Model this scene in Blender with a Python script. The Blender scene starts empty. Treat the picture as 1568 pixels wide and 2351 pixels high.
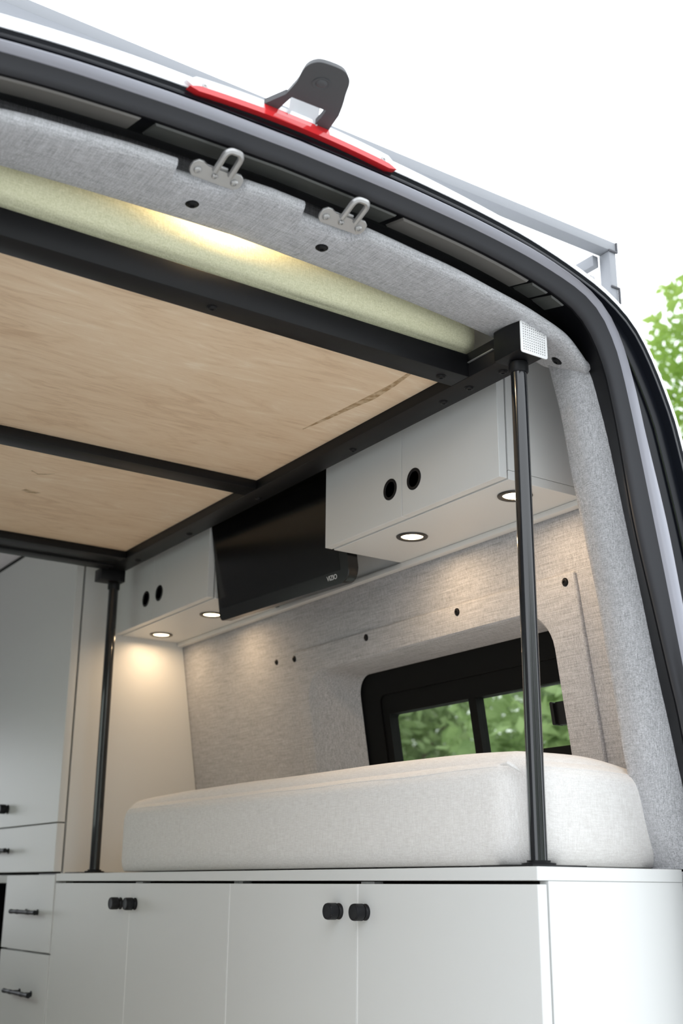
import bpy, bmesh, math, random
from mathutils import Vector, Matrix, noise
random.seed(7)
SC = bpy.context.scene
COL = SC.collection

# ------------------------------------------------------------------ camera
FPX, YAW, PITCH, ROLL = 2709.65, 0.586222, 0.3087272, 0.00843713
cam_d = bpy.data.cameras.new('camera')
cam = bpy.data.objects.new('camera', cam_d); COL.objects.link(cam)
cam_d.sensor_fit = 'VERTICAL'; cam_d.sensor_height = 36.0
cam_d.lens = 36.0 * FPX / 2351.0
cam_d.clip_start = 0.05; cam_d.clip_end = 200
fw = Vector((math.sin(YAW)*math.cos(PITCH), math.cos(YAW)*math.cos(PITCH), math.sin(PITCH)))
rt = fw.cross(Vector((0,0,1))).normalized(); up = rt.cross(fw)
r2 = math.cos(ROLL)*rt + math.sin(ROLL)*up; u2 = -math.sin(ROLL)*rt + math.cos(ROLL)*up
M = Matrix((r2, u2, -fw)).transposed().to_4x4(); M.translation = Vector((0,0,1.5))
cam.matrix_world = M
cam_d.dof.use_dof = True; cam_d.dof.focus_distance = 2.15; cam_d.dof.aperture_fstop = 4.5
SC.camera = cam

# ------------------------------------------------------------------ world / exposure
W = bpy.data.worlds.new('overcast_sky'); SC.world = W; W.use_nodes = True
wn = W.node_tree.nodes; wl = W.node_tree.links
bg = wn['Background']; bg.inputs[0].default_value = (0.91, 0.955, 1.0, 1); bg.inputs[1].default_value = 2.2
vs = SC.view_settings
vs.view_transform = 'Standard'; vs.look = 'None'; vs.gamma = 1.0; vs.exposure = 0.16
vs.use_curve_mapping = False
try: SC.cycles.use_denoising = True
except Exception: pass
try:
    SC.cycles.max_bounces = 12; SC.cycles.diffuse_bounces = 6; SC.cycles.glossy_bounces = 4
except Exception: pass

# ------------------------------------------------------------------ materials
def mat(name, col, rough=0.5, metal=0.0, spec=0.5, coat=0.0):
    m = bpy.data.materials.new(name); m.use_nodes = True
    b = m.node_tree.nodes['Principled BSDF']
    b.inputs['Base Color'].default_value = (*col, 1); b.inputs['Roughness'].default_value = rough
    b.inputs['Metallic'].default_value = metal; b.inputs['Specular IOR Level'].default_value = spec
    b.inputs['Coat Weight'].default_value = coat; b.inputs['Coat Roughness'].default_value = 0.05
    return m
def N(m, t, **kw):
    n = m.node_tree.nodes.new(t)
    for k, v in kw.items(): setattr(n, k, v)
    return n
def L(m, a, b): m.node_tree.links.new(a, b)
def bsdf(m): return m.node_tree.nodes['Principled BSDF']
def noise_n(m, vec_scale, scale=1.0, detail=2.0, rough=0.5, dist=0.0):
    tc = N(m, 'ShaderNodeTexCoord'); mp = N(m, 'ShaderNodeMapping'); nz = N(m, 'ShaderNodeTexNoise')
    mp.inputs['Scale'].default_value = vec_scale
    L(m, tc.outputs['Object'], mp.inputs[0]); L(m, mp.outputs[0], nz.inputs['Vector'])
    nz.inputs['Scale'].default_value = scale; nz.inputs['Detail'].default_value = detail
    nz.inputs['Roughness'].default_value = rough; nz.inputs['Distortion'].default_value = dist
    return nz
def ramp(m, fac, stops):
    r = N(m, 'ShaderNodeValToRGB'); el = r.color_ramp.elements
    while len(el) < len(stops): el.new(0.5)
    for e, (p, c) in zip(el, stops): e.position = p; e.color = (*c, 1)
    L(m, fac, r.inputs[0]); return r
def mathn(m, op, a, b=None):
    n = N(m, 'ShaderNodeMath', operation=op)
    for i, v in enumerate((a, b)):
        if v is None: continue
        if isinstance(v, (int, float)): n.inputs[i].default_value = v
        else: L(m, v, n.inputs[i])
    return n.outputs[0]
def bump(m, h, strength, dist=0.001):
    b = N(m, 'ShaderNodeBump'); b.inputs['Strength'].default_value = strength; b.inputs['Distance'].default_value = dist
    L(m, h, b.inputs['Height']); L(m, b.outputs[0], bsdf(m).inputs['Normal'])

def weave(name, lo, hi, along=16, across=620, bs=0.5, rough=0.9):
    m = mat(name, hi, rough, spec=0.2)
    a = noise_n(m, (along, across, across)); b = noise_n(m, (across, along, across)); c = noise_n(m, (across, across, along))
    s = mathn(m, 'ADD', mathn(m, 'ADD', a.outputs['Fac'], b.outputs['Fac']), c.outputs['Fac'])
    s = mathn(m, 'MULTIPLY', s, 1/3)
    r = ramp(m, s, [(0.36, lo), (0.64, hi)])
    L(m, r.outputs[0], bsdf(m).inputs['Base Color']); bump(m, s, bs, 0.002)
    bsdf(m).inputs['Sheen Weight'].default_value = 0.15
    return m
M_lam = mat('white_laminate', (0.735, 0.74, 0.73), 0.38)
n = noise_n(M_lam, (1, 1, 1), 900, 1); bump(M_lam, n.outputs['Fac'], 0.06, 0.0005)
M_fab = weave('grey_linen_fabric', (0.28, 0.28, 0.288), (0.63, 0.63, 0.652))
M_cush = weave('white_tweed_fabric', (0.72, 0.69, 0.665), (0.92, 0.90, 0.88), 60, 700, 0.6)
M_matt = weave('cream_mattress_ticking', (0.68, 0.67, 0.43), (0.90, 0.88, 0.64), 120, 500, 0.5)
M_black = mat('black_powder_coat', (0.007, 0.007, 0.008), 0.44, spec=0.26)
n = noise_n(M_black, (1, 1, 1), 1500, 1); bump(M_black, n.outputs['Fac'], 0.15, 0.0006)
M_bgloss = mat('black_gloss_paint', (0.006, 0.007, 0.010), 0.22, spec=0.14)
M_post = mat('black_lacquered_steel', (0.010, 0.011, 0.013), 0.16, coat=0.6)
M_wblack = mat('window_black', (0.005, 0.005, 0.005), 0.6, spec=0.12)
M_rub = mat('dark_rubber', (0.040, 0.041, 0.046), 0.55, spec=0.3)
M_rubl = mat('rubber_bulb', (0.36, 0.365, 0.415), 0.34)
M_frame = mat('dark_painted_channel', (0.004, 0.004, 0.005), 0.35, spec=0.06)
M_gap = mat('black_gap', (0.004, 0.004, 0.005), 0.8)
M_knob = mat('black_knurled_metal', (0.009, 0.009, 0.011), 0.45, spec=0.3)
M_white = mat('white_body_paint', (0.86, 0.87, 0.88), 0.2, coat=0.6)
M_red = mat('red_lens', (0.75, 0.03, 0.035), 0.12, coat=0.8)
M_dplast = mat('dark_grey_plastic', (0.075, 0.077, 0.082), 0.55)
M_gplast = mat('light_grey_plastic', (0.55, 0.56, 0.58), 0.5)
M_steel = mat('zinc_steel', (0.46, 0.455, 0.45), 0.34, metal=0.7)
M_rack = mat('grey_rack_coat', (0.30, 0.31, 0.335), 0.5)
n = noise_n(M_rack, (1, 1, 1), 300, 3); bump(M_rack, n.outputs['Fac'], 0.15, 0.001)
M_weld = mat('weld_metal', (0.10, 0.10, 0.11), 0.4, metal=0.4)
M_tv = mat('tv_screen', (0.004, 0.004, 0.004), 0.16)
M_tvb = mat('tv_bezel', (0.008, 0.008, 0.008), 0.22)
M_logo = mat('silver_print', (0.75, 0.75, 0.75), 0.4)
M_pplate = mat('white_perforated_metal', (0.88, 0.88, 0.88), 0.3)
M_ring = mat('dark_bronze_ring', (0.05, 0.045, 0.04), 0.35, metal=0.4)
M_ceil = weave('ceiling_fabric', (0.66, 0.63, 0.66), (0.86, 0.83, 0.86))
M_wgap = mat('door_edge_band', (0.93, 0.93, 0.92), 0.4)
M_appl = mat('appliance_black', (0.004, 0.004, 0.004), 0.8, spec=0.0)

M_lamp = bpy.data.materials.new('warm_led_lens'); M_lamp.use_nodes = True
b = bsdf(M_lamp); b.inputs['Base Color'].default_value = (1, .95, .85, 1)
b.inputs['Emission Color'].default_value = (1.0, 0.80, 0.50, 1); b.inputs['Emission Strength'].default_value = 7.0

M_ply = mat('birch_plywood', (0.62, 0.46, 0.31), 0.6, spec=0.3)
g1 = noise_n(M_ply, (2.2, 10, 10), 2.2, 6, 0.6, 2.2)
g2 = noise_n(M_ply, (14, 150, 150), 1.0, 3, 0.6, 2.5)
g3 = noise_n(M_ply, (3, 3, 3), 1.0, 2)
s = mathn(M_ply, 'ADD', mathn(M_ply, 'MULTIPLY', g1.outputs['Fac'], 0.55), mathn(M_ply, 'MULTIPLY', g2.outputs['Fac'], 0.22))
s = mathn(M_ply, 'ADD', s, mathn(M_ply, 'MULTIPLY', g3.outputs['Fac'], 0.28))
r = ramp(M_ply, s, [(0.38, (0.66, 0.465, 0.30)), (0.50, (0.80, 0.605, 0.415)), (0.60, (0.84, 0.655, 0.465)), (0.70, (0.92, 0.77, 0.59))])
L(M_ply, r.outputs[0], bsdf(M_ply).inputs['Base Color']); bump(M_ply, s, 0.1, 0.001)
M_putty = mat('amber_wood_filler', (0.36, 0.22, 0.10), 0.55)
n = noise_n(M_putty, (20, 20, 20), 3, 3); r = ramp(M_putty, n.outputs['Fac'], [(0.4, (0.40, 0.26, 0.13)), (0.6, (0.64, 0.48, 0.31))])
L(M_putty, r.outputs[0], bsdf(M_putty).inputs['Base Color'])

M_glass = bpy.data.materials.new('tinted_glass'); M_glass.use_nodes = True
nt = M_glass.node_tree; nt.nodes.clear()
o_ = nt.nodes.new('ShaderNodeOutputMaterial'); mx = nt.nodes.new('ShaderNodeMixShader')
tr = nt.nodes.new('ShaderNodeBsdfTransparent'); tr.inputs[0].default_value = (0.80, 0.83, 0.78, 1)
gl = nt.nodes.new('ShaderNodeBsdfGlossy'); gl.inputs['Roughness'].default_value = 0.02
fr = nt.nodes.new('ShaderNodeLayerWeight'); fp = nt.nodes.new('ShaderNodeMath'); fp.operation = 'POWER'; fp.inputs[1].default_value = 5
fq = nt.nodes.new('ShaderNodeMath'); fq.operation = 'MULTIPLY_ADD'; fq.inputs[1].default_value = 0.6; fq.inputs[2].default_value = 0.03
nt.links.new(fr.outputs['Facing'], fp.inputs[0]); nt.links.new(fp.outputs[0], fq.inputs[0]); nt.links.new(fq.outputs[0], mx.inputs[0]); nt.links.new(tr.outputs[0], mx.inputs[1]); nt.links.new(gl.outputs[0], mx.inputs[2])
nt.links.new(mx.outputs[0], o_.inputs[0])

M_ground = mat('gravel_ground', (0.36, 0.34, 0.30), 0.9)
n = noise_n(M_ground, (1, 1, 1), 30, 5); r = ramp(M_ground, n.outputs['Fac'], [(0.35, (0.42, 0.42, 0.415)), (0.65, (0.62, 0.62, 0.615))])
L(M_ground, r.outputs[0], bsdf(M_ground).inputs['Base Color'])
M_vfloor = mat('vinyl_floor', (0.72, 0.66, 0.58), 0.45)
def leafmat(name, c1, c2, trans=0.35):
    m = mat(name, c1, 0.5, spec=0.3)
    n = noise_n(m, (1, 1, 1), 1.3, 3); r = ramp(m, n.outputs['Fac'], [(0.35, c1), (0.65, c2)])
    L(m, r.outputs[0], bsdf(m).inputs['Base Color'])
    t = N(m, 'ShaderNodeBsdfTranslucent'); L(m, r.outputs[0], t.inputs[0])
    x = N(m, 'ShaderNodeMixShader'); x.inputs[0].default_value = trans
    out = [q for q in m.node_tree.nodes if q.type == 'OUTPUT_MATERIAL'][0]
    L(m, bsdf(m).outputs[0], x.inputs[1]); L(m, t.outputs[0], x.inputs[2]); L(m, x.outputs[0], out.inputs[0])
    return m
M_leaf = leafmat('bright_leaf', (0.22, 0.36, 0.06), (0.36, 0.50, 0.13), 0.5)
M_leafd = [leafmat('shrub_leaf_a', (0.16, 0.23, 0.10), (0.32, 0.41, 0.19)),
           leafmat('shrub_leaf_b', (0.19, 0.29, 0.11), (0.38, 0.50, 0.22)),
           leafmat('shrub_leaf_c', (0.24, 0.27, 0.18), (0.42, 0.46, 0.30))]
M_bark = mat('bark', (0.16, 0.12, 0.09), 0.9)

# ------------------------------------------------------------------ mesh helpers
def BM(): return bmesh.new()
def wloc(o):
    v = Vector((0, 0, 0))
    while o is not None: v += o.location; o = o.parent
    return v
def obj(name, bm, m, parent=None, smooth=True, angle=35, center=None):
    """link bm (built in world coordinates) as one mesh object with its origin at its base"""
    bmesh.ops.recalc_face_normals(bm, faces=bm.faces)
    vs_ = [v.co for v in bm.verts]
    lo = [min(v[i] for v in vs_) for i in range(3)]; hi = [max(v[i] for v in vs_) for i in range(3)]
    c = Vector(((lo[0]+hi[0])/2, (lo[1]+hi[1])/2, lo[2]))
    for v in bm.verts: v.co -= c
    me = bpy.data.meshes.new(name); bm.to_mesh(me); bm.free()
    if m: me.materials.append(m)
    if smooth:
        me.polygons.foreach_set('use_smooth', [True]*len(me.polygons))
        try: me.set_sharp_from_angle(angle=math.radians(angle))
        except Exception: pass
    o = bpy.data.objects.new(name, me); COL.objects.link(o)
    if parent: o.parent = parent; o.location = c - wloc(parent)
    else: o.location = c
    return o
def tag(o, label, cat=None, group=None, kind=None):
    o['label'] = label
    if cat: o['category'] = cat
    if group: o['group'] = group
    if kind: o['kind'] = kind
    return o
def thing(name, loc, label, cat, group=None):
    o = bpy.data.objects.new(name, None); COL.objects.link(o); o.location = loc; o.empty_display_size = 0.05
    return tag(o, label, cat, group)
def struct(name, bm, m, label=None, cat=None, **kw):
    o = obj(name, bm, m, **kw); o['kind'] = 'structure'
    if label: o['label'] = label
    if cat: o['category'] = cat
    return o
def box(bm, x0, x1, y0, y1, z0, z1, bev=0.0, seg=2):
    t = bmesh.new()
    bmesh.ops.create_cube(t, size=1.0)
    for v in t.verts:
        v.co = Vector((x0 if v.co.x < 0 else x1, y0 if v.co.y < 0 else y1, z0 if v.co.z < 0 else z1))
    if bev > 0: bmesh.ops.bevel(t, geom=t.edges[:], offset=bev, segments=seg, affect='EDGES', profile=0.5)
    merge(bm, t); return bm
def merge(bm, t, mtx=None):
    mp = {}
    for v in t.verts: mp[v] = bm.verts.new(mtx @ v.co if mtx else v.co)
    for f in t.faces:
        try: bm.faces.new([mp[v] for v in f.verts])
        except ValueError: pass
    t.free()
def Box(*a, **k): return box(BM(), *a, **k)
def lathe(bm, prof, o, axis, seg=24, cap=True, radial=None):
    """prof: (radius, height along axis) list"""
    a = Vector(axis).normalized(); o = Vector(o)
    q = Vector((0, 0, 1)) if abs(a.z) < 0.9 else Vector((1, 0, 0))
    e1 = a.cross(q).normalized(); e2 = a.cross(e1)
    rings = []
    for r, h in prof:
        ring = []
        for i in range(seg):
            t = 2*math.pi*i/seg; rr = r*(radial(i, h) if radial else 1)
            ring.append(bm.verts.new(o + a*h + (e1*math.cos(t) + e2*math.sin(t))*rr))
        rings.append(ring)
    for A, B in zip(rings, rings[1:]):
        for i in range(seg): bm.faces.new((A[i], A[(i+1) % seg], B[(i+1) % seg], B[i]))
    if cap:
        bm.faces.new(rings[0][::-1]); bm.faces.new(rings[-1])
    return bm
def tube(bm, pts, r, seg=10, closed=False):
    pts = [Vector(p) for p in pts]; rings = []; n = len(pts)
    prev = None
    for i, p in enumerate(pts):
        if closed: d = (pts[(i+1) % n]-pts[i-1]).normalized()
        else: d = (pts[min(i+1, n-1)]-pts[max(i-1, 0)]).normalized()
        if prev is None:
            q = Vector((0, 0, 1)) if abs(d.z) < 0.9 else Vector((1, 0, 0)); e1 = d.cross(q).normalized()
        else: e1 = (prev - d*prev.dot(d)).normalized()
        prev = e1; e2 = d.cross(e1); rr = r[i] if isinstance(r, (list, tuple)) else r
        rings.append([bm.verts.new(p + (e1*math.cos(2*math.pi*k/seg)+e2*math.sin(2*math.pi*k/seg))*rr) for k in range(seg)])
    pairs = list(zip(rings, rings[1:])) + ([(rings[-1], rings[0])] if closed else [])
    for A, B in pairs:
        for k in range(seg): bm.faces.new((A[k], A[(k+1) % seg], B[(k+1) % seg], B[k]))
    if not closed: bm.faces.new(rings[0][::-1]); bm.faces.new(rings[-1])
    return bm
def grid(bm, rows, close=False):
    R = [[bm.verts.new(p) for p in row] for row in rows]
    for A, B in zip(R, R[1:]):
        for i in range(len(A)-1): bm.faces.new((A[i], A[i+1], B[i+1], B[i]))
        if close: bm.faces.new((A[-1], A[0], B[0], B[-1]))
    return R
def prism(bm, poly, f0, f1):
    """poly: 2-D points; f0/f1 map a 2-D point to the two 3-D faces"""
    A = [bm.verts.new(f0(*p)) for p in poly]; B = [bm.verts.new(f1(*p)) for p in poly]
    bm.faces.new(A); bm.faces.new(B[::-1]); n = len(poly)
    for i in range(n): bm.faces.new((A[i], A[(i+1) % n], B[(i+1) % n], B[i]))
    return bm
def rrect(x0, x1, y0, y1, r, seg=6):
    """rounded rectangle, r a radius or (bl, br, tr, tl)"""
    if not isinstance(r, (tuple, list)): r = (r,)*4
    out = []
    for (cx, cy, sx, sy, a0, rr) in ((x0, y0, 1, 1, 180, r[0]), (x1, y0, -1, 1, 270, r[1]), (x1, y1, -1, -1, 0, r[2]), (x0, y1, 1, -1, 90, r[3])):
        if rr <= 0: out += [(cx, cy)]*(seg+1); continue
        for k in range(seg+1):
            t = math.radians(a0+90*k/seg); out.append((cx+sx*rr+rr*math.cos(t), cy+sy*rr+rr*math.sin(t)))
    return out
def catmull(pts, sub=6):
    out = []; n = len(pts)
    for i in range(n-1):
        p0 = pts[max(i-1, 0)]; p1 = pts[i]; p2 = pts[i+1]; p3 = pts[min(i+2, n-1)]
        for k in range(sub):
            t = k/sub
            out.append(tuple(0.5*((2*b)+(-a+c)*t+(2*a-5*b+4*c-d)*t*t+(-a+3*b-3*c+d)*t**3) for a, b, c, d in zip(p0, p1, p2, p3)))
    out.append(tuple(pts[-1])); return out
def resample(pts, n):
    d = [0]
    for a, b in zip(pts, pts[1:]): d.append(d[-1]+math.dist(a, b))
    out = []; j = 0
    for k in range(n):
        s_ = d[-1]*k/(n-1)
        while j < len(d)-2 and d[j+1] < s_: j += 1
        t = (s_-d[j])/max(d[j+1]-d[j], 1e-9)
        out.append(tuple(a+(b-a)*t for a, b in zip(pts[j], pts[j+1])))
    return out
def interp(tab, x):
    if x <= tab[0][0]: return tab[0][1]
    for (a, b), (c, d) in zip(tab, tab[1:]):
        if x <= c: return b+(d-b)*(x-a)/(c-a)
    return tab[-1][1]
def smoothtab(pts): return [(p[0], p[1]) for p in catmull(pts, 8)]

XC = 0.746                                    # centre line of the van
ZT = 1.5326                                   # worktop height
def wallx(z, off=0.0): return 1.566 - off + 0.1557*(2.2095 - z)

# ------------------------------------------------------------------ ground and van shell
bm = BM(); box(bm, -40, 40, -30, 50, -0.3, 0.0); struct('ground', bm, M_ground, 'pale gravel ground around the van', 'ground', smooth=False)

def uwalk(half):
    """half: (x,z) from the centre line down the right side -> full inverted U, left to right"""
    h = resample(catmull(half, 6), 90)
    left = [(2*XC-x, z) for x, z in h[::-1]]
    return left[:-1] + h
tail = lambda *p: list(p)
K4 = [(.746,2.543),(.90,2.540),(1.0,2.535),(1.09,2.528),(1.18,2.517),(1.25,2.503),(1.30,2.490),(1.353,2.473),(1.395,2.452),(1.425,2.430),(1.450,2.402),(1.478,2.355),(1.503,2.301),(1.523,2.243),(1.565,2.06),(1.60,1.86),(1.63,1.6),(1.64,1.2),(1.64,.62)]
K3 = [(.746,2.517),(.90,2.514),(1.0,2.509),(1.09,2.502),(1.18,2.491),(1.225,2.482),(1.265,2.472),(1.304,2.459),(1.335,2.442),(1.359,2.420),(1.374,2.398),(1.389,2.366),(1.401,2.327),(1.414,2.278),(1.426,2.22),(1.461,2.072),(1.485,1.93),(1.51,1.76),(1.53,1.55),(1.54,1.2),(1.54,.62)]
K2 = [(.746,2.508),(.90,2.505),(1.0,2.500),(1.09,2.494),(1.18,2.484),(1.226,2.476),(1.267,2.467),(1.304,2.456),(1.330,2.443),(1.353,2.424),(1.368,2.401),(1.383,2.371),(1.395,2.331),(1.406,2.282),(1.418,2.223),(1.446,2.074),(1.472,1.931),(1.50,1.76),(1.52,1.55),(1.53,1.2),(1.53,.62)]
K1 = [(.746,2.495),(.93,2.490),(1.03,2.484),(1.103,2.478),(1.18,2.468),(1.243,2.456),(1.274,2.448),(1.311,2.434),(1.336,2.416),(1.357,2.389),(1.372,2.358),(1.383,2.327),(1.392,2.285),(1.403,2.226),(1.426,2.075),(1.459,1.933),(1.483,1.83),(1.499,1.762),(1.525,1.6),(1.535,1.45),(1.54,1.2),(1.54,.62)]
K5 = [(.746,2.602),(.90,2.600),(1.016,2.594),(1.197,2.574),(1.30,2.551),(1.38,2.520),(1.43,2.488),(1.47,2.450),(1.50,2.41),(1.53,2.35),(1.555,2.29),(1.575,2.23),(1.62,2.05),(1.66,1.85),(1.69,1.6),(1.70,1.2),(1.70,.62)]
def shift(k, d):   # push a curve outwards from the opening
    out = []
    for i, p in enumerate(k):
        a = k[max(i-1, 0)]; b = k[min(i+1, len(k)-1)]
        tx, tz = b[0]-a[0], b[1]-a[1]; l = math.hypot(tx, tz) or 1
        out.append((p[0] if i == 0 else p[0]-tz/l*d, p[1]+tx/l*d))
    return out
def ring(k, y, d=0.0): return [(x, y, z) for x, z in uwalk(shift(k, d) if d else k)]
# body skin: white roof and sides from the rear edge forwards
bm = BM()
grid(bm, [ring(K4, 1.252, 0.001), ring(K4, 1.256, 0.014), ring(K5, 1.285, -0.014), ring(K5, 1.30), ring(K5, 1.34, 0.022), ring(K5, 1.45, 0.05), ring(K5, 1.66, 0.07), ring(K5, 2.49, 0.076), ring(K5, 4.1, 0.078), ring(K5, 6.3, 0.08)])
def _hole(f):
    c = f.calc_center_median()
    if c.x > XC: return 1.66 < c.y < 2.49 and 1.70 < c.z < 2.03
    return 1.66 < c.y < 4.1 and 1.66 < c.z < 2.30
bmesh.ops.delete(bm, geom=[f for f in bm.faces if _hole(f)], context='FACES')
roof = struct('roof', bm, M_white, 'white painted van roof and side skin above the rear opening', 'van body', angle=60)
# outer black gloss strip beside the seal
bm = BM(); grid(bm, [ring(K3, 1.248), ring(K3, 1.262, 0.006), ring(K4, 1.262, -0.018), ring(K4, 1.250, -0.014), ring(K4, 1.250, -0.009), ring(K4, 1.254, -0.005), ring(K4, 1.252, 0.002)])
trim1 = struct('trim_1', bm, M_bgloss, 'glossy black outer flange around the rear door opening', 'door frame', angle=60)
M_bead = mat('polished_black_bead', (0.01, 0.01, 0.012), 0.08, spec=0.8, coat=1.0)  # added gloss bead, shaped to draw a thin highlight streak along the flange
n_r = ring(K4, 1.2605, -0.047); n_r = [p for p in n_r if p[0] > XC and p[2] < 2.42]
bm = BM(); tube(bm, n_r, 0.0022, 8); obj('highlight_bead', bm, M_bead, trim1)
n_r = ring(K1, 1.292, 0.012); n_r = [p for p in n_r if p[0] > XC and 1.55 < p[2] < 2.40]
bm = BM(); tube(bm, n_r, 0.0016, 8); obj('highlight_bead', bm, M_bead, trim1)
# rubber seal: bulb and matte lip, swept around the opening
seal = thing('door_seal', (XC, 1.25, 0.62), 'dark grey rubber seal running around the rear door opening', 'door seal')
bm = BM(); grid(bm, [ring(K3, 1.256, 0.001), ring(K3, 1.238, -0.001), ring(K3, 1.2355, -0.004), ring(K2, 1.238, 0.001), ring(K2, 1.244, -0.002), ring(K2, 1.256, -0.003)])
o = obj('seal_bulb', bm, M_rubl, seal, angle=70); tag(o, 'lighter grey rounded bulb of the seal')
bm = BM(); grid(bm, [ring(K2, 1.249, -0.002), ring(K2, 1.256, -0.005), ring(K1, 1.262, 0.003), ring(K1, 1.266, 0.0), ring(K1, 1.272, -0.0015), ring(K1, 1.279, 0.002)])
obj('seal_lip', bm, M_rub, seal, angle=70)
# painted channel between seal and fabric lining
K0b = shift(K1, 0.020)
KB = [(.746,2.513),(.93,2.508),(1.103,2.496),(1.18,2.487),(1.243,2.476),(1.30,2.459),(1.34,2.440),(1.37,2.416),(1.394,2.382),(1.413,2.338),(1.437,2.246),(1.455,2.17),(1.487,2.02),(1.523,1.83),(1.548,1.715),(1.578,1.55),(1.585,1.2),(1.585,.62)]
bm = BM(); grid(bm, [ring(K1, 1.274, 0.002), ring(K1, 1.280, 0.006), ring(K1, 1.284, 0.004), ring(KB, 1.340), ring(KB, 1.346, 0.004), ring(KB, 1.362, 0.012), ring(KB, 1.405, 0.034)])
chan = struct('trim_2', bm, M_frame, 'dark painted metal channel inside the rear door seal', 'door frame', angle=40)
# pressed panels seen along the head of the channel
def chan_pt(x, t):
    """point on the head channel: t 0 at the seal, 1 at the lining"""
    z = interp(smoothtab(K1), x if x >= XC else 2*XC-x)
    return (x, 1.284+t*0.056, z+0.004+t*0.014)
def pad(name, x0, x1, t0, t1, h, m):
    n = max(2, int((x1-x0)/0.03)); rows = []
    def row(t, hh, ins):
        return [(lambda p: (p[0], p[1], p[2]-hh))(chan_pt(x0+ins+(x1-x0-2*ins)*i/n, t)) for i in range(n+1)]
    dt = 0.05
    rows = [row(t0, -0.001, 0), row(t0+dt, h, 0.003), row(t1-dt, h, 0.003), row(t1, -0.001, 0)]
    b_ = BM(); R = grid(b_, rows)
    for k in (0, -1):
        b_.faces.new([r_[k] for r_ in R])
    return obj(name, b_, m, chan, angle=30)
M_pad = mat('reflection_tint_panel', (0.17, 0.16, 0.145), 0.35)  # brown-grey reflection of the surroundings put into the black panel's base colour
M_pad2 = mat('black_pressed_panel', (0.08, 0.082, 0.075), 0.25)
pad('pressed_panel', 0.10, 0.525, 0.06, 0.93, 0.003, M_pad)
pad('pressed_panel', 0.545, 0.955, 0.08, 0.93, 0.003, M_pad2)
pad('pressed_panel', 0.965, 1.225, 0.06, 0.93, 0.004, M_pad)
pad('pressed_panel', 1.232, 1.268, 0.06, 0.93, 0.003, M_pad2)
pad('pressed_panel', 1.274, 1.304, 0.06, 0.93, 0.003, M_pad2)

# inner shell: right wall, left wall, floor, ceiling, front bulkhead
bm = BM()
prism(bm, [(1.41, 0.7), (6.2, 0.7), (6.2, 2.62), (1.41, 2.62)][:4], lambda y, z: (wallx(z), y, z), lambda y, z: (wallx(z)+0.012, y, z))
bmesh.ops.delete(bm, geom=bm.faces[:], context='FACES')
def LX(x): return 2*XC - x
def slab_hole(bm, outer, inner, f, g):
    """plate with one hole: f maps a 2-D point to the front face, g to the back face"""
    V = [[bm.verts.new(m_(*p)) for p in poly] for poly, m_ in ((outer, f), (inner, f), (inner, g), (outer, g))]; n = len(outer)
    for A, B in zip(V, V[1:]+V[:1]):
        for i in range(n):
            try: bm.faces.new((A[i], A[(i+1) % n], B[(i+1) % n], B[i]))
            except ValueError: pass
# wall with a window hole: outer rectangle to hole ring
WH = rrect(1.62, 2.56, 1.66, 2.03, 0.05)
def ringfaces(bm, outer, inner, f):
    A = [bm.verts.new(f(*p)) for p in outer]; B = [bm.verts.new(f(*p)) for p in inner]; n = len(A)
    for i in range(n):
        try: bm.faces.new((A[i], A[(i+1) % n], B[(i+1) % n], B[i]))
        except ValueError: pass
    return A, B
bm.free(); bm = BM()
slab_hole(bm, rrect(1.412, 6.2, 0.7, 2.62, 0.001), WH, lambda y, z: (wallx(z), y, z), lambda y, z: (wallx(z)+0.012, y, z))
wr = struct('wall_right', bm, M_fab, 'grey linen upholstered right wall of the van', 'wall', smooth=False)
bm = BM(); slab_hole(bm, rrect(1.40, 6.2, 0.7, 2.62, 0.001), rrect(2.50, 4.05, 1.70, 2.26, 0.05), lambda y, z: (LX(wallx(z)), y, z), lambda y, z: (LX(wallx(z))-0.012, y, z))
struct('wall_left', bm, M_fab, 'grey linen upholstered left wall of the van', 'wall', smooth=False)
struct('floor', Box(LX(1.79), 1.79, 1.30, 6.2, 0.66, 0.70), M_vfloor, 'brown vinyl floor of the van', 'floor', smooth=False)
struct('ceiling', Box(LX(1.56), 1.56, 1.462, 6.2, 2.549, 2.569), M_ceil, 'pale grey fabric ceiling of the van', 'ceiling', smooth=False)
bm = BM(); slab_hole(bm, rrect(LX(1.8), 1.8, 0.7, 2.6, 0.001), rrect(LX(1.55), 1.55, 1.30, 2.20, 0.10), lambda x, z: (x, 6.2, z), lambda x, z: (x, 6.22, z))  # unglazed opening added out of view so daylight enters from the front
struct('wall_front', bm, M_fab, 'grey bulkhead at the front of the van with an opening added for daylight', 'wall', smooth=False)

# ------------------------------------------------------------------ small repeated hardware
def screw_bm(c, axis, r=0.0075, h=0.004):
    b_ = BM()
    return lathe(b_, [(r*1.25, 0), (r*1.25, h*0.25), (r, h*0.3), (r*0.92, h*0.75), (r*0.7, h), (r*0.42, h), (r*0.36, h*0.55), (0.0004, h*0.5)], c, axis, 16)
def screw(c, axis, parent, r=0.0075, h=0.004, m=None): return obj('screw', screw_bm(c, axis, r, h), m or M_black, parent)

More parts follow.
